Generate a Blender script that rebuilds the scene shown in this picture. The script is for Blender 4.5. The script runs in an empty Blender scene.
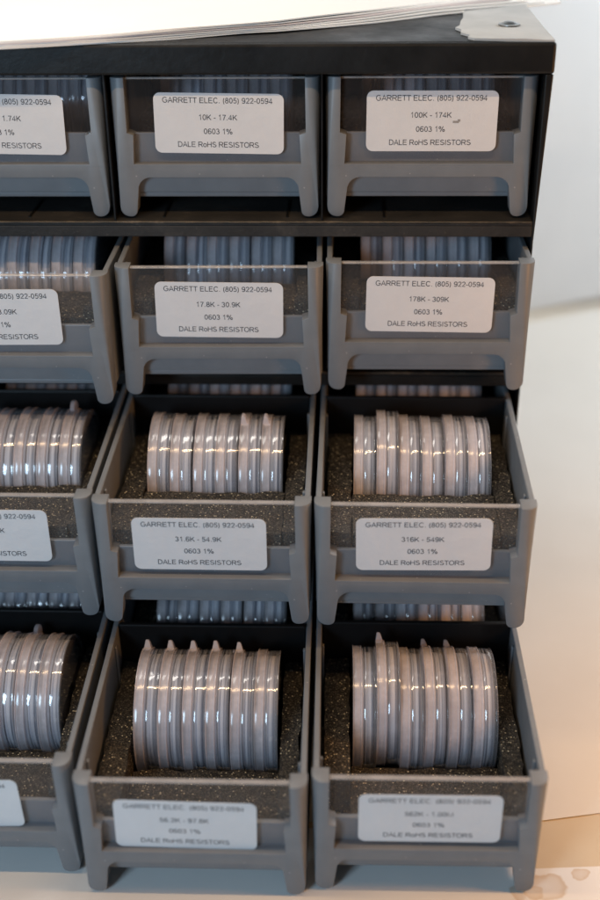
import bpy, bmesh, math, random
from mathutils import Matrix, Vector, Euler, noise
S = 0.11                      # metres per drawer pitch: every length below is written in drawer pitches
C = bpy.context.scene.collection
scene = bpy.context.scene
R = math.radians
rnd = random.Random(7)
HB = 0.6542                   # height of a drawer front, leg bottoms to post tops
ROW = 0.79455                 # row pitch

# ------------------------------------------------------------------ materials
def mat(name):
    m = bpy.data.materials.new(name); m.use_nodes = True
    nt = m.node_tree; nt.nodes.clear()
    out = nt.nodes.new('ShaderNodeOutputMaterial')
    return m, nt, out
def N(nt, t, **kw):
    n = nt.nodes.new(t)
    for k, v in kw.items():
        if k in n.inputs: n.inputs[k].default_value = v
        else: setattr(n, k, v)
    return n
def L(nt, a, b): nt.links.new(a, b)
def coords(nt): return nt.nodes.new('ShaderNodeTexCoord').outputs['Object']
def ramp(nt, src, stops):
    r = nt.nodes.new('ShaderNodeValToRGB')
    el = r.color_ramp.elements
    while len(el) < len(stops): el.new(0.5)
    for e, (p, c) in zip(el, stops):
        e.position = p; e.color = (c[0], c[1], c[2], 1) if not isinstance(c, (int, float)) else (c, c, c, 1)
    L(nt, src, r.inputs[0]); return r.outputs[0]
def tex(nt, vec, scale, detail=4, rough=.55):
    n = N(nt, 'ShaderNodeTexNoise', Scale=scale, Detail=detail, Roughness=rough)
    L(nt, vec, n.inputs['Vector']); return n.outputs['Fac']
def mixc(nt, fac, a, b):
    m = nt.nodes.new('ShaderNodeMix'); m.data_type = 'RGBA'
    if isinstance(fac, (int, float)): m.inputs[0].default_value = fac
    else: L(nt, fac, m.inputs[0])
    for i, v in ((6, a), (7, b)):
        if isinstance(v, tuple): m.inputs[i].default_value = (*v, 1)
        else: L(nt, v, m.inputs[i])
    return m.outputs[2]
def math_(nt, op, a, b=None, c=None):
    m = nt.nodes.new('ShaderNodeMath'); m.operation = op
    for i, v in enumerate((a, b, c)):
        if v is None: continue
        if isinstance(v, (int, float)): m.inputs[i].default_value = v
        else: L(nt, v, m.inputs[i])
    return m.outputs[0]
def bump(nt, h, strength, dist):
    b = N(nt, 'ShaderNodeBump', Strength=strength, Distance=dist); L(nt, h, b.inputs['Height']); return b.outputs[0]
def principled(nt, out, col, rough, nrm=None, spec=.5, **kw):
    p = N(nt, 'ShaderNodeBsdfPrincipled')
    if isinstance(col, tuple): p.inputs['Base Color'].default_value = (*col, 1)
    else: L(nt, col, p.inputs['Base Color'])
    if isinstance(rough, (int, float)): p.inputs['Roughness'].default_value = rough
    else: L(nt, rough, p.inputs['Roughness'])
    p.inputs['Specular IOR Level'].default_value = spec
    for k, v in kw.items(): p.inputs[k.replace('_', ' ')].default_value = v
    if nrm is not None: L(nt, nrm, p.inputs['Normal'])
    L(nt, p.outputs[0], out.inputs[0]); return p

def grey_plastic():
    m, nt, out = mat('grey_moulded_plastic'); v = coords(nt)
    n = tex(nt, v, 60, 5); f = tex(nt, v, 1500, 2)
    col = ramp(nt, n, [(.3, (.164, .177, .193)), (.7, (.192, .205, .22))])
    vo = N(nt, 'ShaderNodeTexVoronoi', Scale=420.0); L(nt, v, vo.inputs['Vector'])
    sep = nt.nodes.new('ShaderNodeSeparateColor'); L(nt, vo.outputs['Color'], sep.inputs[0])
    dust = math_(nt, 'MULTIPLY', math_(nt, 'LESS_THAN', vo.outputs['Distance'], .16), math_(nt, 'GREATER_THAN', sep.outputs[0], .965))
    col = mixc(nt, math_(nt, 'MULTIPLY', dust, .5), col, (.5, .49, .47))
    rg = ramp(nt, tex(nt, v, 35, 4), [(.3, .33), (.7, .5)])
    sx = nt.nodes.new('ShaderNodeSeparateXYZ'); L(nt, v, sx.inputs[0])
    seam = math_(nt, 'COMPARE', sx.outputs[2], (HB - .412) * S, .0035 * S)       # the moulding's seam line across the posts
    h = math_(nt, 'SUBTRACT', math_(nt, 'MULTIPLY', f, .12), math_(nt, 'MULTIPLY', seam, .5))
    principled(nt, out, col, rg, bump(nt, h, .5, .0006), .45)
    return m
def black_enamel():
    m, nt, out = mat('black_enamelled_steel'); v = coords(nt)
    n = tex(nt, v, 14, 6, .65); f = tex(nt, v, 240, 3)
    col = ramp(nt, n, [(.35, (.006, .006, .0065)), (.64, (.009, .009, .009)), (.85, (.025, .021, .017))])
    rg = ramp(nt, tex(nt, v, 40, 5), [(.3, .3), (.7, .52)])
    principled(nt, out, col, rg, bump(nt, f, .25, .0006), .3)
    return m
def worn_edge():
    m, nt, out = mat('worn_brown_edge'); v = coords(nt)
    n = tex(nt, v, 90, 5, .7)
    col = ramp(nt, n, [(.42, (.014, .013, .012)), (.58, (.05, .038, .027)), (.76, (.2, .15, .1))])
    principled(nt, out, col, .38, bump(nt, n, .4, .0006), .6)
    return m
def shelf_mat():
    m, nt, out = mat('dusty_black_shelf'); v = coords(nt)
    n = tex(nt, v, 22, 6, .7); d = tex(nt, v, 500, 2)
    col = ramp(nt, n, [(.3, (.018, .018, .018)), (.55, (.036, .034, .032)), (.75, (.09, .08, .07))])
    col = mixc(nt, math_(nt, 'MULTIPLY', math_(nt, 'GREATER_THAN', d, .7), .35), col, (.12, .105, .09))
    principled(nt, out, col, .55, bump(nt, d, .4, .0005), .3)
    return m
def foam_mat():
    m, nt, out = mat('charcoal_open_cell_foam'); v = coords(nt)
    wob = N(nt, 'ShaderNodeTexNoise', Scale=900.0, Detail=2.0); L(nt, v, wob.inputs['Vector'])
    vo = N(nt, 'ShaderNodeTexVoronoi', Scale=1700.0); L(nt, v, vo.inputs['Vector'])
    v2 = N(nt, 'ShaderNodeTexVoronoi', Scale=1050.0); L(nt, v, v2.inputs['Vector'])
    s1 = nt.nodes.new('ShaderNodeSeparateColor'); L(nt, vo.outputs['Color'], s1.inputs[0])
    s2 = nt.nodes.new('ShaderNodeSeparateColor'); L(nt, v2.outputs['Color'], s2.inputs[0])
    base = ramp(nt, tex(nt, v, 300, 4, .7), [(.3, (.005, .0045, .0035)), (.5, (.014, .012, .0095)), (.72, (.043, .037, .029))])
    k1 = math_(nt, 'GREATER_THAN', s1.outputs[0], .74)
    k2 = math_(nt, 'MULTIPLY', math_(nt, 'GREATER_THAN', s2.outputs[1], .92), math_(nt, 'LESS_THAN', v2.outputs['Distance'], .42))
    col = mixc(nt, math_(nt, 'MULTIPLY', k1, .7), base, (.105, .088, .062))
    col = mixc(nt, k2, col, (.6, .53, .38))  # glints of the foam cells painted into the colour as pale tan specks
    k = math_(nt, 'MAXIMUM', math_(nt, 'MULTIPLY', k1, .5), k2)
    rg = ramp(nt, k, [(0, .8), (1, .25)])
    hh = math_(nt, 'ADD', math_(nt, 'MULTIPLY', vo.outputs['Distance'], .5), wob.outputs['Fac'])
    principled(nt, out, col, rg, bump(nt, hh, .9, .0011), .5)
    return m
def see_through(name, col, fac, rough, spec=1.0, streaks=None, trans=.0):
    """clear plastic: lets the light straight through, with a milky body and a real surface gloss"""
    m, nt, out = mat(name); v = coords(nt)
    tr = N(nt, 'ShaderNodeBsdfTransparent'); tr.inputs[0].default_value = (.95, .95, .96, 1)
    df = N(nt, 'ShaderNodeBsdfDiffuse')
    tl = N(nt, 'ShaderNodeBsdfTranslucent')
    if streaks:
        sx = nt.nodes.new('ShaderNodeSeparateXYZ'); L(nt, v, sx.inputs[0])
        w = nt.nodes.new('ShaderNodeTexNoise'); w.noise_dimensions = '1D'
        w.inputs['Scale'].default_value = streaks; w.inputs['Detail'].default_value = 2
        oi = nt.nodes.new('ShaderNodeObjectInfo')
        L(nt, math_(nt, 'ADD', sx.outputs[0], oi.outputs['Random']), w.inputs['W'])
        f = ramp(nt, w.outputs['Fac'], [(.35, max(0, fac - .16)), (.65, min(1, fac + .16))])
    else:
        f = ramp(nt, tex(nt, v, 45, 5, .65), [(.3, max(0, fac * .6)), (.55, fac), (.8, min(1, fac * 1.8))])
    for s in (df, tl): s.inputs[0].default_value = (*col, 1)
    body = nt.nodes.new('ShaderNodeMixShader'); body.inputs[0].default_value = trans
    L(nt, df.outputs[0], body.inputs[1]); L(nt, tl.outputs[0], body.inputs[2])
    mx = nt.nodes.new('ShaderNodeMixShader'); L(nt, f, mx.inputs[0])
    L(nt, tr.outputs[0], mx.inputs[1]); L(nt, body.outputs[0], mx.inputs[2])
    gl = N(nt, 'ShaderNodeBsdfGlossy', Roughness=rough); gl.inputs[0].default_value = (1, 1, 1, 1)
    fr = N(nt, 'ShaderNodeFresnel', IOR=1.5)
    geo = nt.nodes.new('ShaderNodeNewGeometry')
    fro = math_(nt, 'MULTIPLY', math_(nt, 'MULTIPLY', fr.outputs[0], spec), math_(nt, 'SUBTRACT', 1.0, geo.outputs['Backfacing']))
    nb = bump(nt, tex(nt, v, 160, 3), .12, .0006)
    L(nt, nb, gl.inputs['Normal'])
    m2 = nt.nodes.new('ShaderNodeMixShader'); L(nt, fro, m2.inputs[0])
    L(nt, mx.outputs[0], m2.inputs[1]); L(nt, gl.outputs[0], m2.inputs[2])
    L(nt, m2.outputs[0], out.inputs[0])
    return m
def reel_mat():
    m, nt, out = mat('wound_carrier_tape'); v = coords(nt)
    sx = nt.nodes.new('ShaderNodeSeparateXYZ'); L(nt, v, sx.inputs[0])
    oi = nt.nodes.new('ShaderNodeObjectInfo')
    w = nt.nodes.new('ShaderNodeTexNoise'); w.noise_dimensions = '1D'; w.inputs['Scale'].default_value = 520; w.inputs['Detail'].default_value = 2.5
    L(nt, math_(nt, 'ADD', sx.outputs[0], math_(nt, 'MULTIPLY', oi.outputs['Random'], 3.0)), w.inputs['W'])
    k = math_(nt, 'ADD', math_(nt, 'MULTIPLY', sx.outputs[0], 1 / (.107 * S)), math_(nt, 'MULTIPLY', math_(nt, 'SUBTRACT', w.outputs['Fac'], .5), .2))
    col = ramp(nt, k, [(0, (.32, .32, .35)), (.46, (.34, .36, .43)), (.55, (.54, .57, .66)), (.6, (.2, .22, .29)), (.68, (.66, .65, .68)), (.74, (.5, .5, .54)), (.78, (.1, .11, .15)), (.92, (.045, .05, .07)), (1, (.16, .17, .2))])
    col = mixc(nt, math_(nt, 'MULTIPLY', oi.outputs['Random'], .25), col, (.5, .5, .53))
    principled(nt, out, col, .4, bump(nt, w.outputs['Fac'], .3, .0004), .5)
    return m
def paper(name, c0, c1, scale=30, rough=.75):
    m, nt, out = mat(name); v = coords(nt)
    n = tex(nt, v, scale, 5, .6); f = tex(nt, v, 900, 2)
    principled(nt, out, ramp(nt, n, [(.3, c0), (.7, c1)]), rough, bump(nt, math_(nt, 'ADD', math_(nt, 'MULTIPLY', n, 2.5), math_(nt, 'MULTIPLY', f, .1)), .25, .0012), .3)
    return m
def table_paper(name, c0, c1, stains):
    m, nt, out = mat(name); v = coords(nt)
    n = tex(nt, v, 9, 6, .6); f = tex(nt, v, 700, 3)
    col = ramp(nt, n, [(.3, c0), (.7, c1)])
    wob = N(nt, 'ShaderNodeTexNoise', Scale=90.0, Detail=3.0); L(nt, v, wob.inputs['Vector'])
    d = nt.nodes.new('ShaderNodeVectorMath'); d.operation = 'SUBTRACT'; L(nt, wob.outputs['Color'], d.inputs[0]); d.inputs[1].default_value = (.5, .5, .5)
    d2 = nt.nodes.new('ShaderNodeVectorMath'); d2.operation = 'SCALE'; L(nt, d.outputs[0], d2.inputs[0]); d2.inputs['Scale'].default_value = .085 * S
    ad = nt.nodes.new('ShaderNodeVectorMath'); ad.operation = 'ADD'; L(nt, v, ad.inputs[0]); L(nt, d2.outputs[0], ad.inputs[1])
    for (x, y, rx, ry, k) in stains:                 # tan water marks with a darker rim
        sb = nt.nodes.new('ShaderNodeVectorMath'); sb.operation = 'SUBTRACT'; L(nt, ad.outputs[0], sb.inputs[0]); sb.inputs[1].default_value = (x * S, y * S, 0)
        sc = nt.nodes.new('ShaderNodeVectorMath'); sc.operation = 'MULTIPLY'; L(nt, sb.outputs[0], sc.inputs[0]); sc.inputs[1].default_value = (1 / (rx * S), 1 / (ry * S), 0)
        ln = nt.nodes.new('ShaderNodeVectorMath'); ln.operation = 'LENGTH'; L(nt, sc.outputs[0], ln.inputs[0])
        msk = ramp(nt, ln.outputs['Value'], [(0, .3 * k), (.6, .4 * k), (.88, .62 * k), (1.0, 0.0)])
        col = mixc(nt, msk, col, (.5, .33, .16))
    principled(nt, out, col, .6, bump(nt, math_(nt, 'ADD', n, math_(nt, 'MULTIPLY', f, .06)), .3, .0015), .35)
    return m
def plain(name, col, rough, spec=.5, metallic=0.0):
    m, nt, out = mat(name); v = coords(nt)
    n = tex(nt, v, 120, 4)
    c = ramp(nt, n, [(.3, tuple(a * .88 for a in col)), (.7, tuple(min(1, a * 1.08) for a in col))])
    principled(nt, out, c, rough, bump(nt, n, .1, .0004), spec, Metallic=metallic)
    return m

M = dict(
    grey=grey_plastic(), black=black_enamel(), edge=worn_edge(), shelf=shelf_mat(), foam=foam_mat(), reel=reel_mat(),
    window=see_through('clear_window_plastic', (.5, .43, .4), .035, .08, .55),
    rim=see_through('milky_window_edge', (.55, .53, .52), .5, .15, .9),
    lid=see_through('milky_lid_plastic', (.92, .87, .9), .62, .16, 1.3, None, .38),
    case=see_through('clear_case_plastic', (.86, .88, .95), .2, .085, 2.0, 700, .3),
    divider=plain('black_divider_plastic', (.007, .007, .0075), .45, .25),
    label=paper('label_paper', (.66, .67, .69), (.71, .715, .73), 50),
    ink=plain('grey_label_ink', (.055, .055, .062), .7, .2),
    scar=plain('torn_label_scar', (.3, .29, .28), .8, .2),
    page=paper('white_page_paper', (.8, .8, .79), (.84, .84, .83), 8),
    page2=paper('pinkish_page_paper', (.6, .54, .55), (.7, .64, .64), 20),
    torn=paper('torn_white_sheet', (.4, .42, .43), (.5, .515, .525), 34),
    screw=plain('dull_screw_metal', (.45, .44, .42), .32, .5, 1.0),
    wall=paper('white_wall_paint', (.6, .62, .64), (.66, .675, .69), 10),
    table=table_paper('cream_table_top', (.56, .46, .33), (.63, .53, .38), []),
    sheet=table_paper('white_cover_sheet', (.73, .72, .7), (.79, .78, .75), [(1.52, -1.865, .105, .075, 1.0), (1.43, -1.9, .075, .05, .8), (1.687, -1.79, .038, .03, .9)]),
    back_sheet=table_paper('cream_cover_sheet', (.68, .65, .6), (.74, .71, .66), []),
)

# ------------------------------------------------------------------ mesh helpers
def new_bm(): return bmesh.new()
def box(bm, x0, x1, y0, y1, z0, z1):
    vs = [bm.verts.new((x, y, z)) for x in (x0, x1) for y in (y0, y1) for z in (z0, z1)]
    for f in ((0, 1, 3, 2), (4, 6, 7, 5), (0, 4, 5, 1), (2, 3, 7, 6), (0, 2, 6, 4), (1, 5, 7, 3)):
        bm.faces.new([vs[i] for i in f])
def prism(bm, pts, y0, y1):
    """outline in XZ pushed along Y"""
    a = [bm.verts.new((x, y0, z)) for x, z in pts]; b = [bm.verts.new((x, y1, z)) for x, z in pts]
    bm.faces.new(a); bm.faces.new(b[::-1]); n = len(pts)
    for i in range(n): bm.faces.new((a[i], b[i], b[(i + 1) % n], a[(i + 1) % n]))
def slab(bm, pts, z0, z1):
    """outline in XY with a thickness"""
    a = [bm.verts.new((x, y, z0)) for x, y in pts]; b = [bm.verts.new((x, y, z1)) for x, y in pts]
    bm.faces.new(a[::-1]); bm.faces.new(b); n = len(pts)
    for i in range(n): bm.faces.new((a[i], a[(i + 1) % n], b[(i + 1) % n], b[i]))
def lathe(bm, prof, seg=56):
    """profile (x, r) turned about the X axis"""
    rings = []
    for x, r in prof:
        rings.append([bm.verts.new((x, -r * math.sin(2 * math.pi * k / seg), r * math.cos(2 * math.pi * k / seg))) for k in range(seg)] if r > 1e-6 else [bm.verts.new((x, 0, 0))])
    for a, b in zip(rings, rings[1:]):
        for k in range(seg):
            k2 = (k + 1) % seg
            if len(a) == 1: bm.faces.new((a[0], b[k2], b[k]))
            elif len(b) == 1: bm.faces.new((a[k], a[k2], b[0]))
            else: bm.faces.new((a[k], a[k2], b[k2], b[k]))
def mesh(name, bm, m, smooth=False, bevel=0.0, seg=2):
    bmesh.ops.recalc_face_normals(bm, faces=bm.faces)
    if bevel:
        es = [e for e in bm.edges if len(e.link_faces) == 2 and e.calc_face_angle(0) > R(35)]
        bmesh.ops.bevel(bm, geom=es, offset=bevel, segments=seg, profile=.5, affect='EDGES', clamp_overlap=True)
    bmesh.ops.scale(bm, vec=(S, S, S), verts=bm.verts)
    me = bpy.data.meshes.new(name); bm.to_mesh(me); bm.free()
    me.materials.append(m)
    if smooth:
        me.polygons.foreach_set('use_smooth', [True] * len(me.polygons))
        try: me.set_sharp_from_angle(angle=R(38))
        except Exception: pass
    return me
def put(name, me, parent=None, loc=(0, 0, 0), rot=(0, 0, 0)):
    o = bpy.data.objects.new(name, me); C.objects.link(o)
    o.parent = parent; o.location = Vector(loc) * S; o.rotation_euler = rot
    return o
def thing(name, label, cat, group=None, mw=None, me=None):
    o = bpy.data.objects.new(name, me); C.objects.link(o)
    if mw is not None: o.matrix_world = mw
    o['label'] = label; o['category'] = cat
    if group: o['group'] = group
    return o
def arc(cx, cz, r, a0, a1, n=6):
    return [(cx + r * math.cos(R(a0 + (a1 - a0) * i / n)), cz + r * math.sin(R(a0 + (a1 - a0) * i / n))) for i in range(n + 1)]

# ------------------------------------------------------------------ drawer meshes (shared)
def front_frame_mesh():
    z = lambda d: HB + d
    xo, xb = .4915, .477
    half = []                                                    # right half, top outer corner round to the handle's underside
    half += [(xo, z(0)), (xb + .004, z(-.60))]
    half += arc(xb - .043, z(-.611), .043, 0, -90, 5)
    half += arc(.397 + .03, z(-.6242), .03, -90, -180, 5)
    half += arc(.385 - .062, z(-.463 - .062), .062, 0, 90, 7)
    left = [(-x, zz) for x, zz in half[::-1]]
    top = [(-.418, z(0)), (-.42, z(-.252)), (-.39, z(-.262)), (-.398, z(-.4)), (.398, z(-.4)), (.39, z(-.262)), (.42, z(-.252)), (.418, z(0))]
    pts = half + left + top
    bm = new_bm(); prism(bm, pts, 0, .085)
    bmesh.ops.recalc_face_normals(bm, faces=bm.faces)
    outer = [e for e in bm.edges if all(abs(v.co.y) < 1e-5 for v in e.verts) and abs(abs(e.verts[0].co.x) - .484) < .012 and abs(e.verts[0].co.z - e.verts[1].co.z) > .3]
    bmesh.ops.bevel(bm, geom=outer, offset=.05, segments=6, profile=.5, affect='EDGES')
    return mesh('front_frame', bm, M['grey'], True, .006, 2)
DL = 2.15
def tray_mesh():
    bm = new_bm(); z = lambda d: HB + d
    w = .486; t = .026
    box(bm, -w, -w + t, .07, DL, z(-.575), z(-.004))            # walls
    box(bm, w - t, w, .07, DL, z(-.575), z(-.004))
    box(bm, -w, w, DL, DL + .02, z(-.575), z(-.02))
    box(bm, -w + t, w - t, .062, DL, z(-.575), z(-.552))        # floor
    box(bm, -w + t, w - t, .052, .075, z(-.551), z(-.262))      # low grey panel behind the window
    for yy in (.16, .9, 1.1, 1.9):                               # ribs inside the walls
        for s in (-1, 1):
            xa, xb = sorted((s * (w - t), s * (w - t - .012)))
            box(bm, xa, xb, yy, yy + .022, z(-.55), z(-.03))
    return mesh('tray', bm, M['grey'], False, .005, 2)
def window_mesh():
    bm = new_bm(); z = lambda d: HB + d
    box(bm, -.416, .416, .03, .042, z(-.398), z(-.012))
    return mesh('window', bm, M['window'], False, .002, 1)
def rim_mesh():
    bm = new_bm(); z = lambda d: HB + d
    box(bm, -.417, .417, .026, .05, z(-.0115), z(-.003))
    return mesh('window_rim', bm, M['rim'], False, .002, 1)
def divider_mesh():
    bm = new_bm(); z = lambda d: HB + d
    box(bm, -.456, .456, 1.03, 1.055, z(-.55), z(.008))
    return mesh('divider', bm, M['divider'], False, .006, 2)
def label_mesh():
    w, h, r = .304, .14, .032
    pts = arc(w - r, h - r, r, 0, 90) + arc(-w + r, h - r, r, 90, 180) + arc(-w + r, -h + r, r, 180, 270) + arc(w - r, -h + r, r, 270, 360)
    bm = new_bm(); prism(bm, pts, -.0015, .0015)
    return mesh('label_sticker', bm, M['label'])
def el(cx, cy, rx, ry, a0, a1, n=10):
    return [(cx + rx * math.cos(R(a0 + (a1 - a0) * i / n)), cy + ry * math.sin(R(a0 + (a1 - a0) * i / n))) for i in range(n + 1)]
# a plain sans-serif alphabet: advance width and pen strokes, in cap heights
GLYPH = {
 'A': (.93, [[(.06, 0), (.465, 1), (.87, 0)], [(.21, .34), (.72, .34)]]),
 'C': (1.0, [el(.52, .5, .4, .47, 38, 322, 18)]),
 'D': (1.0, [[(.14, .03), (.14, .97), (.45, .97)] + el(.45, .5, .42, .47, 80, -80, 12) + [(.45, .03), (.14, .03)]]),
 'E': (.93, [[(.82, .95), (.15, .95), (.15, .05), (.84, .05)], [(.15, .52), (.76, .52)]]),
 'G': (1.09, [el(.54, .5, .43, .47, 42, 330, 18) + [(.95, .46), (.58, .46)]]),
 'H': (1.0, [[(.14, 0), (.14, 1)], [(.86, 0), (.86, 1)], [(.14, .53), (.86, .53)]]),
 'I': (.39, [[(.195, 0), (.195, 1)]]),
 'K': (.93, [[(.14, 0), (.14, 1)], [(.82, .97), (.16, .36)], [(.38, .58), (.86, .02)]]),
 'L': (.78, [[(.14, 1), (.14, .05), (.72, .05)]]),
 'M': (1.16, [[(.13, 0), (.13, .98), (.58, .06), (1.03, .98), (1.03, 0)]]),
 'O': (1.09, [el(.545, .5, .44, .47, 90, 450, 22)]),
 'R': (1.0, [[(.14, 0), (.14, .95), (.58, .95)] + el(.6, .715, .25, .235, 85, -85, 8) + [(.58, .48), (.14, .48)], [(.55, .46), (.9, .02)]]),
 'S': (.93, [el(.46, .735, .3, .22, 25, 215, 10) + [(.35, .57), (.6, .46)] + el(.47, .27, .35, .225, 40, -165, 10)]),
 'T': (.85, [[(.03, .95), (.82, .95)], [(.425, .95), (.425, 0)]]),
 'o': (.777, [el(.39, .36, .29, .32, 90, 450, 16)]),
 '0': (.777, [el(.39, .5, .27, .46, 90, 450, 18)]),
 '1': (.777, [[(.2, .74), (.36, .84), (.46, 1), (.46, 0)]]),
 '2': (.777, [el(.38, .7, .26, .26, 170, -30, 10) + [(.12, .06), (.68, .06)]]),
 '3': (.777, [el(.36, .73, .23, .22, 160, -70, 9) + [(.36, .53)] + el(.37, .28, .28, .24, 75, -160, 10)]),
 '4': (.777, [[(.52, 0), (.52, .95), (.06, .27), (.7, .27)]]),
 '5': (.777, [[(.64, .94), (.22, .94), (.14, .48)] + el(.37, .33, .28, .29, 130, -150, 11)]),
 '6': (.777, [el(.42, .62, .3, .34, 40, 160, 7) + el(.39, .31, .27, .27, 180, 540, 16)]),
 '7': (.777, [[(.1, .93), (.66, .93), (.42, .5), (.3, 0)]]),
 '8': (.777, [el(.39, .74, .21, .215, 90, 450, 14), el(.39, .28, .27, .245, 90, 450, 16)]),
 '9': (.777, [el(.38, .68, .27, .27, 0, 360, 16) + el(.36, .38, .3, .34, 10, -140, 8)]),
 '(': (.465, [el(.62, .38, .42, .72, 130, 230, 9)]),
 ')': (.465, [el(-.16, .38, .42, .72, 50, -50, 9)]),
 '.': (.39, [[(.195, 0), (.195, .13)]]),
 '-': (.465, [[(.06, .36), (.41, .36)]]),
 '%': (1.24, [el(.27, .75, .17, .2, 90, 450, 12), el(.97, .24, .17, .2, 90, 450, 12), [(.34, -.02), (.9, 1.0)]]),
 ' ': (.39, []),
}
def text_mesh(lines, cap=.0248, pen=.13):
    bm = new_bm(); lift = 0
    for txt, zc, width in lines:
        adv = sum(GLYPH[ch][0] for ch in txt); kx = width / adv if width else cap
        x = -adv * kx / 2
        for ch in txt:
            w, strokes = GLYPH[ch]
            for st in strokes:
                lift = (lift + 1) % 5
                y = -.00006 * lift
                q = [Vector((px * kx + x, (py - .5) * cap + zc)) for px, py in st]
                q = [p for i, p in enumerate(q) if i == 0 or (p - q[i - 1]).length > 1e-5]
                h = pen * cap / 2; sides = []
                for i, p in enumerate(q):
                    d0 = (p - q[i - 1]).normalized() if i else (q[1] - p).normalized()
                    d1 = (q[i + 1] - p).normalized() if i < len(q) - 1 else d0
                    t = (d0 + d1); t = t.normalized() if t.length > .2 else d1
                    n = Vector((-t.y, t.x)); k = min(1.6, 1 / max(.4, abs(n.dot(Vector((-d1.y, d1.x))))))
                    sides.append((bm.verts.new((p.x + n.x * h * k, y, p.y + n.y * h * k)), bm.verts.new((p.x - n.x * h * k, y, p.y - n.y * h * k))))
                for (a, b), (c, d) in zip(sides, sides[1:]): bm.faces.new((a, b, d, c))
            x += w * kx
    bmesh.ops.scale(bm, vec=(S, S, S), verts=bm.verts)
    me = bpy.data.meshes.new('lettering'); bm.to_mesh(me); bm.free(); me.materials.append(M['ink'])
    return me

def foam_block(bm, x0, x1, y0, y1, z0, z1, cell=.03, amp=.011, seed=0):
    """a hand-cut block of foam: a box of small cells with an uneven skin"""
    tmp = bmesh.new()
    nx, ny, nz = (max(1, round((b - a) / cell)) for a, b in ((x0, x1), (y0, y1), (z0, z1)))
    key = {}
    def vert(i, j, k):
        if (i, j, k) not in key:
            x = x0 + (x1 - x0) * i / nx; y = y0 + (y1 - y0) * j / ny; zz = z0 + (z1 - z0) * k / nz
            n1 = noise.noise_vector(Vector((x * 9 + seed, y * 9, zz * 9))); n2 = noise.noise_vector(Vector((x * 40, y * 40 + seed, zz * 40)))
            key[(i, j, k)] = bm.verts.new(Vector((x, y, zz)) + n1 * amp + n2 * amp * .7)
        return key[(i, j, k)]
    for i in range(nx):
        for j in range(ny):
            for k in (0, nz): bm.faces.new([vert(i, j, k), vert(i + 1, j, k), vert(i + 1, j + 1, k), vert(i, j + 1, k)])
    for i in range(nx):
        for k in range(nz):
            for j in (0, ny): bm.faces.new([vert(i, j, k), vert(i + 1, j, k), vert(i + 1, j, k + 1), vert(i, j, k + 1)])
    for j in range(ny):
        for k in range(nz):
            for i in (0, nx): bm.faces.new([vert(i, j, k), vert(i, j + 1, k), vert(i, j + 1, k + 1), vert(i, j, k + 1)])
    tmp.free()
X0, X1 = -.315, .345
def foam_mesh(zs, zf, y0, y1, seed, gap=False):
    bm = new_bm(); z = lambda d: HB + d
    a = y0 + (.16 if gap else 0)
    if zf is None:
        foam_block(bm, -.442, X0 - .012, y0, y1, z(-.54), z(zs), seed=seed); foam_block(bm, X1 + .012, .442, y0, y1, z(-.54), z(zs), seed=seed + 3)
        return mesh('foam', bm, M['foam'], True)
    foam_block(bm, -.442, X0 - .012, a, y1, z(-.54), z(zs), seed=seed)
    foam_block(bm, X1 + .012, .442, y0, y1, z(-.54), z(zs), seed=seed + 3)
    foam_block(bm, X0 - .006, X1 + .006, y0, y0 + .345, z(-.54), z(zf), seed=seed + 5)
    return mesh('foam', bm, M['foam'], True)

# ------------------------------------------------------------------ disc case meshes (shared)
PITCH = (X1 - X0) / 6
DR = .293
def lid_mesh():
    bm = new_bm()
    lathe(bm, [(.0, 0), (.0, DR - .03), (.0, DR + .001), (.001, DR + .0035), (.0045, DR + .0035), (.0065, DR - .0008), (.013, DR + .0004), (.02, DR + .001), (.028, DR + .0004), (.036, DR - .0008), (.038, DR + .0025), (.0425, DR + .0025), (.044, DR), (.044, DR - .01)])
    return mesh('lid', bm, M['lid'], True)
def shell_mesh():
    bm = new_bm()
    lathe(bm, [(.044, DR - .01), (.0455, DR - .009), (.053, DR - .0038), (.062, DR - .0031), (.072, DR - .0029), (.082, DR - .0031), (.091, DR - .0038), (.098, DR - .0055), (.1, DR - .001), (.1055, DR - .001), (.1085, DR - .004), (.1085, 0)])
    return mesh('base_shell', bm, M['case'], True)
def reel_mesh():
    bm = new_bm()
    lathe(bm, [(.012, .06), (.012, .255), (.016, .262), (.05, .262), (.051, .25), (.056, .25), (.057, .262), (.094, .262), (.098, .255), (.098, .06)])
    return mesh('tape_reel', bm, M['reel'], True)
def tab_mesh(kind):
    bm = new_bm()
    if kind == 0:      # pointed fin-like thumb tab
        lv = [(DR - .012, .001, .04, -.03, .03), (DR + .008, .003, .033, -.024, .024), (DR + .026, .006, .027, -.018, .018), (DR + .038, .007, .021, -.014, .014)]
        rings = [[bm.verts.new(p) for p in ((xa, ya, z), (xb, ya, z), (xb, yb, z), (xa, yb, z))] for z, xa, xb, ya, yb in lv]
        bm.faces.new(rings[0][::-1]); bm.faces.new(rings[-1])
        for p, q in zip(rings, rings[1:]):
            for i in range(4): bm.faces.new((p[i], p[(i + 1) % 4], q[(i + 1) % 4], q[i]))
    else:              # rounded thumb tab
        pts = [(-.05, DR - .012)] + [(-.05 * math.cos(R(a)), DR - .012 + .056 * math.sin(R(a))) for a in range(15, 180, 15)] + [(.05, DR - .012)]
        a = [bm.verts.new((.008, y, zz)) for y, zz in pts]; b = [bm.verts.new((.03, y, zz)) for y, zz in pts]
        bm.faces.new(a); bm.faces.new(b[::-1]); n = len(pts)
        for i in range(n): bm.faces.new((a[i], a[(i + 1) % n], b[(i + 1) % n], b[i]))
    return mesh('thumb_tab', bm, M['lid'], False, .003, 1)

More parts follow.
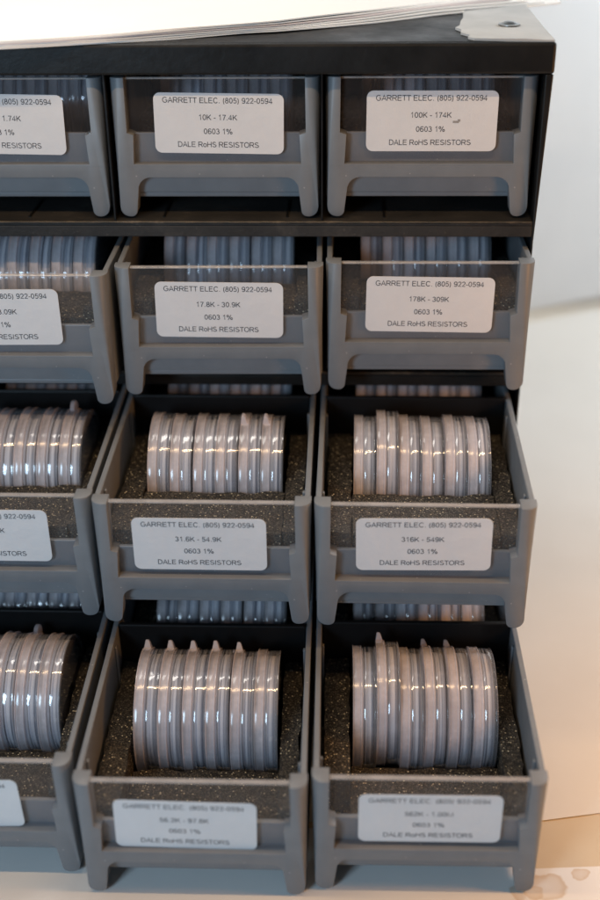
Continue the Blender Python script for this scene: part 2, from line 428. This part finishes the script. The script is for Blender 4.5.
ME = dict(frame=front_frame_mesh(), tray=tray_mesh(), window=window_mesh(), rim=rim_mesh(), divider=divider_mesh(), label=label_mesh(),
          lid=lid_mesh(), shell=shell_mesh(), reel=reel_mesh(), tab0=tab_mesh(0), tab1=tab_mesh(1))
FO = {'high': foam_mesh(-.2, -.205, .085, 1.02, 1), 'low': foam_mesh(-.215, -.355, .085, 1.02, 11), 'gap': foam_mesh(-.215, -.355, .085, 1.02, 21, True),
      'back': foam_mesh(-.3, None, .5, 1.02, 51),
      'mid': foam_mesh(-.2, -.24, .085, 1.02, 31), 'rear': foam_mesh(-.2, -.24, 1.065, 2.1, 41)}

# ------------------------------------------------------------------ drawers
# (row, column): shift along X, pull-out, yaw in degrees
PLACE = {(1, 1): (.0016, .004, -.04), (2, 1): (.027, .4477, .01), (3, 1): (-.0084, 1.065, -.04), (4, 1): (-.0271, 1.8627, .02),
         (1, 2): (.010, .002, .1), (2, 2): (.0258, .336, .7), (3, 2): (-.0168, 1.1104, -.21), (4, 2): (-.0166, 1.9639, .03),
         (1, 3): (.010, -.004, .03), (2, 3): (.0192, .2709, .24), (3, 3): (-.0212, 1.1202, -.5), (4, 3): (-.0167, 1.9263, .25)}
PITCHDEG = {1: 0.0, 2: .2, 3: 1.2, 4: 2.0}
VALUE = {(1, 1): '1.00K - 1.74K', (2, 1): '1.78K - 3.09K', (3, 1): '3.16K - 5.49K', (4, 1): '5.62K - 9.76K',
         (1, 2): '10K - 17.4K', (2, 2): '17.8K - 30.9K', (3, 2): '31.6K - 54.9K', (4, 2): '56.2K - 97.6K',
         (1, 3): '100K - 174K', (2, 3): '178K - 309K', (3, 3): '316K - 549K', (4, 3): '562K - 1.00M'}
# label centre (x, depth below the post tops) and tilt in degrees
STICK = {(1, 1): (-.012, -.216, 1.0), (2, 1): (-.048, -.215, -.5), (3, 1): (-.023, -.222, 0), (4, 1): (-.055, -.262, -1.5),
         (1, 2): (.013, -.215, .9), (2, 2): (-.004, -.22, .8), (3, 2): (-.016, -.229, .1), (4, 2): (-.03, -.258, 1.2),
         (1, 3): (.007, -.207, .1), (2, 3): (.005, -.216, .8), (3, 3): (0, -.212, -.8), (4, 3): (.01, -.236, -.1)}
STATE = {1: 'closed', 2: 'pulled out a little', 3: 'pulled out halfway', 4: 'pulled fully out'}
COLW = {1: 'cut off by the left edge', 2: 'in the middle column', 3: 'in the right column'}
CASEG = 'clear disc cases standing in the drawers'
ORD = ['first', 'second', 'third', 'fourth', 'fifth', 'sixth']

def disc_case(mw_drawer, x, yc, zc, tab_kind, tab_deg, label):
    base = mw_drawer @ Matrix.Translation(Vector((x, yc, HB + zc - DR)) * S)
    t = thing('disc_case', label, 'disc case', CASEG, base @ Euler((0, R(rnd.uniform(-.25, .25)), R(rnd.uniform(-.3, .3)))).to_matrix().to_4x4())
    a = R(tab_deg)
    lid = put('lid', ME['lid'], t, (0, 0, DR), (a, 0, 0))
    put('base_shell', ME['shell'], t, (0, 0, DR))
    put('tape_reel', ME['reel'], t, (0, 0, DR), (rnd.uniform(0, 6), 0, 0))
    if tab_kind is not None: put('thumb_tab', ME['tab%d' % tab_kind], lid)
    return t

for (row, col), (dx, d, yaw) in PLACE.items():
    pa = R(PITCHDEG[row])
    rot = Euler((pa, 0, R(yaw)), 'XYZ').to_matrix().to_4x4()
    top = Vector(((col - 2) + dx, -d, -(row - 1) * ROW - math.sin(pa) * d))
    mw = Matrix.Translation(top * S) @ rot @ Matrix.Translation(Vector((0, 0, -HB)) * S)
    val = VALUE[(row, col)]
    if col == 1:
        lab = {1: 'closed grey drawer in the top row, cut off by the left edge of the photo',
               2: 'grey drawer pulled out a little, its label ending 3.09K, at the left edge',
               3: 'grey drawer pulled out halfway at the left edge, third row from the top',
               4: 'grey drawer pulled fully out in the bottom left corner, label mostly cut off'}[row]
        dn = {1: 'top left drawer', 2: 'left drawer ending 3.09K', 3: 'left drawer of the third row', 4: 'bottom left drawer'}[row]
    else:
        lab = 'grey plastic drawer with clear window, %s, labelled %s' % (STATE[row], val)
        dn = 'drawer labelled ' + val
    t = thing('drawer', lab, 'drawer', 'grey drawers of the black cabinet', mw)
    put('front_frame', ME['frame'], t); put('tray', ME['tray'], t); put('divider', ME['divider'], t)
    w = put('window', ME['window'], t); put('window_rim', ME['rim'], w)
    sx, sz, sa = STICK[(row, col)]
    st = put('label_sticker', ME['label'], t, (sx, .0275, HB + sz), (0, R(sa), 0))
    st['label'] = 'white label reading %s' % val
    tx = text_mesh([('GARRETT ELEC. (805) 922-0594', .107, .515), (val, .029, 0), ('0603 1%', -.036, 0), ('DALE RoHS RESISTORS', -.098, .385)])
    put('lettering', tx, st, (-.005, -.0021, 0))
    if (row, col) == (1, 3):
        bm = new_bm(); box(bm, .098, .126, -.003, -.0018, -.008, .002); box(bm, .12, .132, -.003, -.0018, -.002, .009)
        put('torn_patch', mesh('torn_patch', bm, M['scar'], False, .0004, 1), st)
    # foam inserts (they lift out)
    fk = {1: 'back', 2: 'mid', 3: 'high', 4: 'gap' if col == 3 else 'low'}[row]
    thing('foam_insert', 'glittery charcoal foam around the front disc cases of the %s' % dn, 'foam insert', 'foam inserts in the drawers', mw, FO[fk])
    if row >= 3:
        thing('foam_insert', 'dark foam around the shaded rear disc cases of the %s' % dn, 'foam insert', 'foam inserts in the drawers', mw, FO['rear'])
    # disc cases
    yc, zc = .735, -.268
    for i in range(6):
        x = X0 + PITCH * i
        if col == 1 and ((row in (1, 2) and i < 1) or (row >= 3 and i < 1)): continue
        kind, deg, up = None, 0, rnd.uniform(-.004, .004)
        if row == 4 and col == 2:
            if i < 5: kind, deg = 0, -36 + rnd.uniform(-3, 3)
        elif row == 4 and col == 3:
            kind, deg = {0: (None, 0), 1: (0, -37), 2: (None, 0), 3: (0, -52), 4: (0, -53), 5: (None, 0)}[i]
            if i == 1: up = .03
        elif row == 3 and col == 2:
            kind, deg = {0: (None, 0), 1: (None, 0), 2: (None, 0), 3: (None, 0), 4: (0, 2), 5: (0, 0)}[i]
        elif row == 3 and col == 3:
            if i == 1: up = .028
        elif row == 3 and col == 1:
            if i == 5: kind, deg = 1, -24
        elif row == 4 and col == 1:
            if i == 4: kind, deg = 1, -45
        n = i if col > 1 else 5 - i
        side = 'from left' if col > 1 else 'from right'
        disc_case(mw, x, yc + rnd.uniform(-.005, .005), zc + up, kind, deg,
                  '%s clear disc case %s, %s, %s' % (ORD[n], side, 'front group' if row > 2 else 'behind the window', dn))
    if row >= 3:
        for i in range(6):
            if col == 1 and i < 1: continue
            n = i if col > 1 else 5 - i
            disc_case(mw, X0 + .012 + PITCH * i, 1.44 + rnd.uniform(-.008, .008), zc + rnd.uniform(-.006, .006), None, 0,
                      '%s shaded bluish disc case %s, rear group, %s' % (ORD[n], 'from left' if col > 1 else 'from right', dn))

# ------------------------------------------------------------------ cabinet
TZ = -3.11
cab = thing('cabinet', 'black steel drawer cabinet holding the grey drawers, papers on top', 'cabinet', None, Matrix.Translation(Vector((0, 0, TZ)) * S))
cz = -TZ
YF, YB = -.05, 2.3
def cpart(name, fn, m, bevel=.008, smooth=False):
    bm = new_bm(); fn(bm); return put(name, mesh(name, bm, M[m], smooth, bevel, 2), cab, (0, 0, 0))
cpart('top_panel', lambda bm: (box(bm, -1.552, 1.552, YF + .0352, YB, cz + .1, cz + .1555), box(bm, -1.552, 1.552, YF, YF + .035, cz + .02, cz + .156)), 'black', .012)
for s in (-1, 1):
    xa, xb = sorted((s * 1.552, s * 1.515))
    cpart('side_panel', lambda bm: (prism(bm, [(s * 1.513, .001), (s * 1.523, .001), (s * 1.523, cz - .76), (s * 1.549, cz + .0185), (s * 1.513, cz + .0185)], YF + .001, YF + .0353), prism(bm, [(s * 1.513, .001), (s * 1.523, .001), (s * 1.523, cz - .76), (s * 1.549, cz + .0985), (s * 1.513, cz + .0985)], YF + .0355, YB)), 'black', .01)
cpart('back_panel', lambda bm: box(bm, -1.514, 1.514, YB - .03, YB - .002, .01, cz + .098), 'black', 0)
for r in (1, 2, 3, 4):
    zt = cz - (r - 1) * ROW - .666
    if r == 4: zt = .07
    sh = cpart('shelf', lambda bm: (box(bm, -1.513, 1.513, YF + .002, YB - .04, zt - .02, zt), box(bm, -1.513, 1.513, YF + .0025, YF + .03, max(.002, zt - .075), zt - .0205)), 'shelf' if r == 1 else 'black', .004)
    if r < 4:
        bm = new_bm(); box(bm, -1.512, 1.512, YF - .004, YF + .012, zt - .008, zt + .003)
        put('worn_lip', mesh('worn_lip', bm, M['edge'], False, .003, 1), sh)
    if r == 1:
        for x in (-.93, -.27, .33, .8):
            bm = new_bm()
            prism(bm, [(x, zt + .0005), (x + .012, zt + .0005), (x + .012, zt + .004), (x, zt + .004)], .02, .3)
            put('slot', mesh('slot', bm, M['divider'], False, 0), sh)
for k in (-1, 1):
    cpart('mullion', lambda bm: (box(bm, k * .5 - .004 + .006, k * .5 + .004 + .006, -.03, YB - .05, cz - .665, cz + .0195)), 'black', 0)
    cpart('mullion', lambda bm: (box(bm, k * .5 - .003 + .014, k * .5 + .003 + .014, .35, YB - .05, .08, cz - .742)), 'black', 0)

# ------------------------------------------------------------------ papers on the cabinet
def curl(x, y): return .012 * math.sin(2.3 * x + .6) + .02 * max(0, x - .6) ** 1.5
EDGE = [(-1.62, -.18), (-.93, -.16), (-.37, .0), (-.06, .105), (.30, .24), (.735, .53), (1.06, .79), (1.30, .95)]
stack = thing('paper_stack', 'loose stack of white papers spread over the top of the black cabinet', 'paper stack', None, Matrix.Translation(Vector((0, 0, .156)) * S))
def page(k, z0, t, m, turn, push, name):
    bm = new_bm()
    def edge_y(x):
        for (xa, ya), (xb, yb) in zip(EDGE, EDGE[1:]):
            if xa <= x <= xb: return ya + (yb - ya) * (x - xa) / (xb - xa)
        return EDGE[-1][1] if x > 0 else EDGE[0][1]
    nx, ny = 44, 8
    g = {}
    xr = 1.30 + push * .55
    for i in range(nx + 1):
        x = -1.62 + (xr + 1.62) * i / nx
        ye = edge_y(min(x, 1.3)) + .0 - push * max(0, (x - .15)) * .15 + noise.noise(Vector((x * 3, k * 7.1, 0))) * .008
        if x > 1.3: ye += (x - 1.3) * .62
        yb = 2.2 + turn * x
        for j in range(ny + 1):
            y = ye + (yb - ye) * (j / ny) ** 1.6
            zz = z0 + curl(x, y) * (.2 + .8 * k / 6) + .006 * noise.noise(Vector((x * 1.7, y * 1.7, k * .3)))
            for lv in (0, 1): g[i, j, lv] = bm.verts.new((x, y, max(.0006 + lv * t, zz + lv * t)))
    for i in range(nx):
        for j in range(ny):
            for lv in (0, 1): bm.faces.new([g[i, j, lv], g[i + 1, j, lv], g[i + 1, j + 1, lv], g[i, j + 1, lv]])
    rim = [(i, 0) for i in range(nx + 1)] + [(nx, j) for j in range(1, ny + 1)] + [(i, ny) for i in range(nx - 1, -1, -1)] + [(0, j) for j in range(ny - 1, 0, -1)]
    for a, b in zip(rim, rim[1:] + rim[:1]):
        bm.faces.new([g[a[0], a[1], 0], g[b[0], b[1], 0], g[b[0], b[1], 1], g[a[0], a[1], 1]])
    put(name, mesh(name, bm, M[m], True), stack)
for k in range(6):
    page(k, .002 + .0075 * k, .0055 if k < 5 else .006, 'page' if k != 3 else 'page2', .02 * k, (5 - k) * .16, 'page')

# torn white sheet on the right corner of the cabinet top, with a screw through it
TORN = [(1.545, -.03), (1.36, -.02), (1.26, -.005), (1.19, .01), (1.165, .045), (1.178, .1), (1.142, .16), (1.15, .23), (1.128, .29), (1.155, .37), (1.17, .48), (1.188, .56), (1.2, .7), (1.225, .85), (1.24, 1.1), (1.25, 1.5), (1.26, 2.2), (1.545, 2.2), (1.545, 1.0)]
bm = new_bm(); slab(bm, TORN, .0006, .006)
bmesh.ops.triangulate(bm, faces=[f for f in bm.faces if len(f.verts) > 4])
bmesh.ops.subdivide_edges(bm, edges=[e for e in bm.edges if e.calc_length() > .12], cuts=3, use_grid_fill=True)
for v in bm.verts:
    if v.co.z > .003: v.co.z += .008 * (noise.noise(v.co * 7) + .6)
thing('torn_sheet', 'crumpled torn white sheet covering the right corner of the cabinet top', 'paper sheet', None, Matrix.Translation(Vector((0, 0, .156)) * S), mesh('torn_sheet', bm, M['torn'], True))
bm = new_bm()
seg = 24
prof = [(0, .016), (.02, .016), (.032, .010), (.04, .006), (.052, .005), (.052, 0)]
rings = []
for r_, zz in prof:
    rings.append([bm.verts.new((r_ * math.cos(2 * math.pi * k / seg), r_ * math.sin(2 * math.pi * k / seg), zz)) for k in range(seg)] if r_ else [bm.verts.new((0, 0, zz))])
for a, b in zip(rings, rings[1:]):
    for k in range(seg):
        if len(a) == 1: bm.faces.new((a[0], b[k], b[(k + 1) % seg]))
        else: bm.faces.new((a[k], b[k], b[(k + 1) % seg], a[(k + 1) % seg]))
thing('screw', 'small metal screw head in the torn white sheet on the cabinet corner', 'screw', None, Matrix.Translation(Vector((1.385, .34, .17)) * S), mesh('screw', bm, M['screw'], True))

# ------------------------------------------------------------------ table, sheets, wall
def structure(name, me, loc=(0, 0, 0), rot=(0, 0, 0)):
    o = put(name, me, None, loc, rot); o['kind'] = 'structure'; return o
bm = new_bm(); box(bm, -7, 9, -8, 9, -.3, 0)
structure('table_top', mesh('table_top', bm, M['table']), (0, 0, TZ - .012))
def sheet(name, pts, m, label, t=.006, lift=0, seed=0):
    bm = new_bm(); slab(bm, pts, 0, t)
    return thing(name, label, 'paper sheet', 'paper sheets covering the table', Matrix.Translation(Vector((0, 0, TZ - .0115 + lift)) * S), mesh(name, bm, M[m]))
sheet('cover_sheet', [(-4, -1.56), (.2, -1.55), (1.40, -1.53), (1.41, -1.66), (1.42, -1.768), (1.785, -1.742), (4.5, -1.5), (4.5, -7), (-4, -7)], 'sheet', 'white stained paper sheet on the table under the bottom drawer fronts')
sheet('cover_sheet', [(-4, -1.5), (.6, -1.5), (1.554, -1.476), (1.845, -1.419), (4.6, -1.1), (6.0, 6.4), (-4, 1.6)], 'back_sheet', 'large cream paper sheet on the table beside and behind the cabinet')
ang = math.atan2(4.989 - 4.761, 3.043 - 2.393)
bm = new_bm(); prism(bm, [(-9, -.01), (-.2, -.01), (.85, .055), (9, .08), (9, 12), (-9, 12)], 0, .1)  # lower edge lifted so a dark gap stands in for a wedge of shadow
structure('wall', mesh('wall', bm, M['wall']), (2.393, 4.80, TZ), (0, 0, ang))

# ------------------------------------------------------------------ light
def area(name, loc, target, sx, sy, watts, col):
    l = bpy.data.lights.new(name, 'AREA'); l.shape = 'RECTANGLE'; l.size = sx * S; l.size_y = sy * S; l.energy = watts; l.color = col
    o = bpy.data.objects.new(name, l); C.objects.link(o)
    o.location = Vector(loc) * S
    dv = Vector(target) - Vector(loc)
    o.rotation_euler = dv.to_track_quat('-Z', 'Y').to_euler()
    return o
tube = area('lamp_tube', (-.55, -2.15, 3.3), (-.55, -2.0, -3), 5.4, .055, 1.75, (1.0, .66, .36))
over = area('lamp_overhead', (-1.2, .5, 3.6), (-1.0, .2, -3), 2.4, 1.8, 1.4, (1.0, .95, .88))
win = area('lamp_window', (-4.4, -9.0, 1.6), (.2, 0, -1.8), 2.4, 3.0, 5.5, (.55, .78, 1.0))
side = area('lamp_side', (3.8, -2.1, -.5), (2.0, -1.4, -3.1), .8, .8, .8, (1.0, .44, .11))
back = area('fill_back', (5.6, 2.2, 2.2), (2.8, 4.4, -2.4), 2.5, 2.5, 4.2, (.90, .96, 1.0))  # added unseen cool fill, brightens the wall and the back of the table
w = bpy.data.worlds.new('World'); scene.world = w; w.use_nodes = True
bg = w.node_tree.nodes['Background']; bg.inputs[0].default_value = (.82, .9, 1.0, 1); bg.inputs[1].default_value = .05

# ------------------------------------------------------------------ camera
cam = bpy.data.cameras.new('camera'); co = bpy.data.objects.new('camera', cam); C.objects.link(co)
r_ = Vector((0.99944239, 0.03198257, -0.00959246)); u_ = Vector((-0.00702833, 0.48235378, 0.8759483)); v_ = Vector((-0.03264204, 0.87539245, -0.4823096))
m3 = Matrix((r_, u_, -v_)).transposed()
co.matrix_world = Matrix.Translation(Vector((.595473, -5.586406, 1.134878)) * S) @ m3.to_4x4()
cam.sensor_fit = 'VERTICAL'; cam.sensor_height = 36; cam.sensor_width = 24
cam.lens = 1192.03 / 900 * 36
cam.clip_start = .01; cam.clip_end = 50
cam.dof.use_dof = True; cam.dof.focus_distance = 5.58 * S; cam.dof.aperture_fstop = 3.0
scene.camera = co
scene.view_settings.view_transform = 'Standard'; scene.view_settings.look = 'None'
scene.view_settings.exposure = 0; scene.view_settings.gamma = 1
cy = scene.cycles
cy.max_bounces = 12; cy.transparent_max_bounces = 24; cy.diffuse_bounces = 5; cy.glossy_bounces = 4
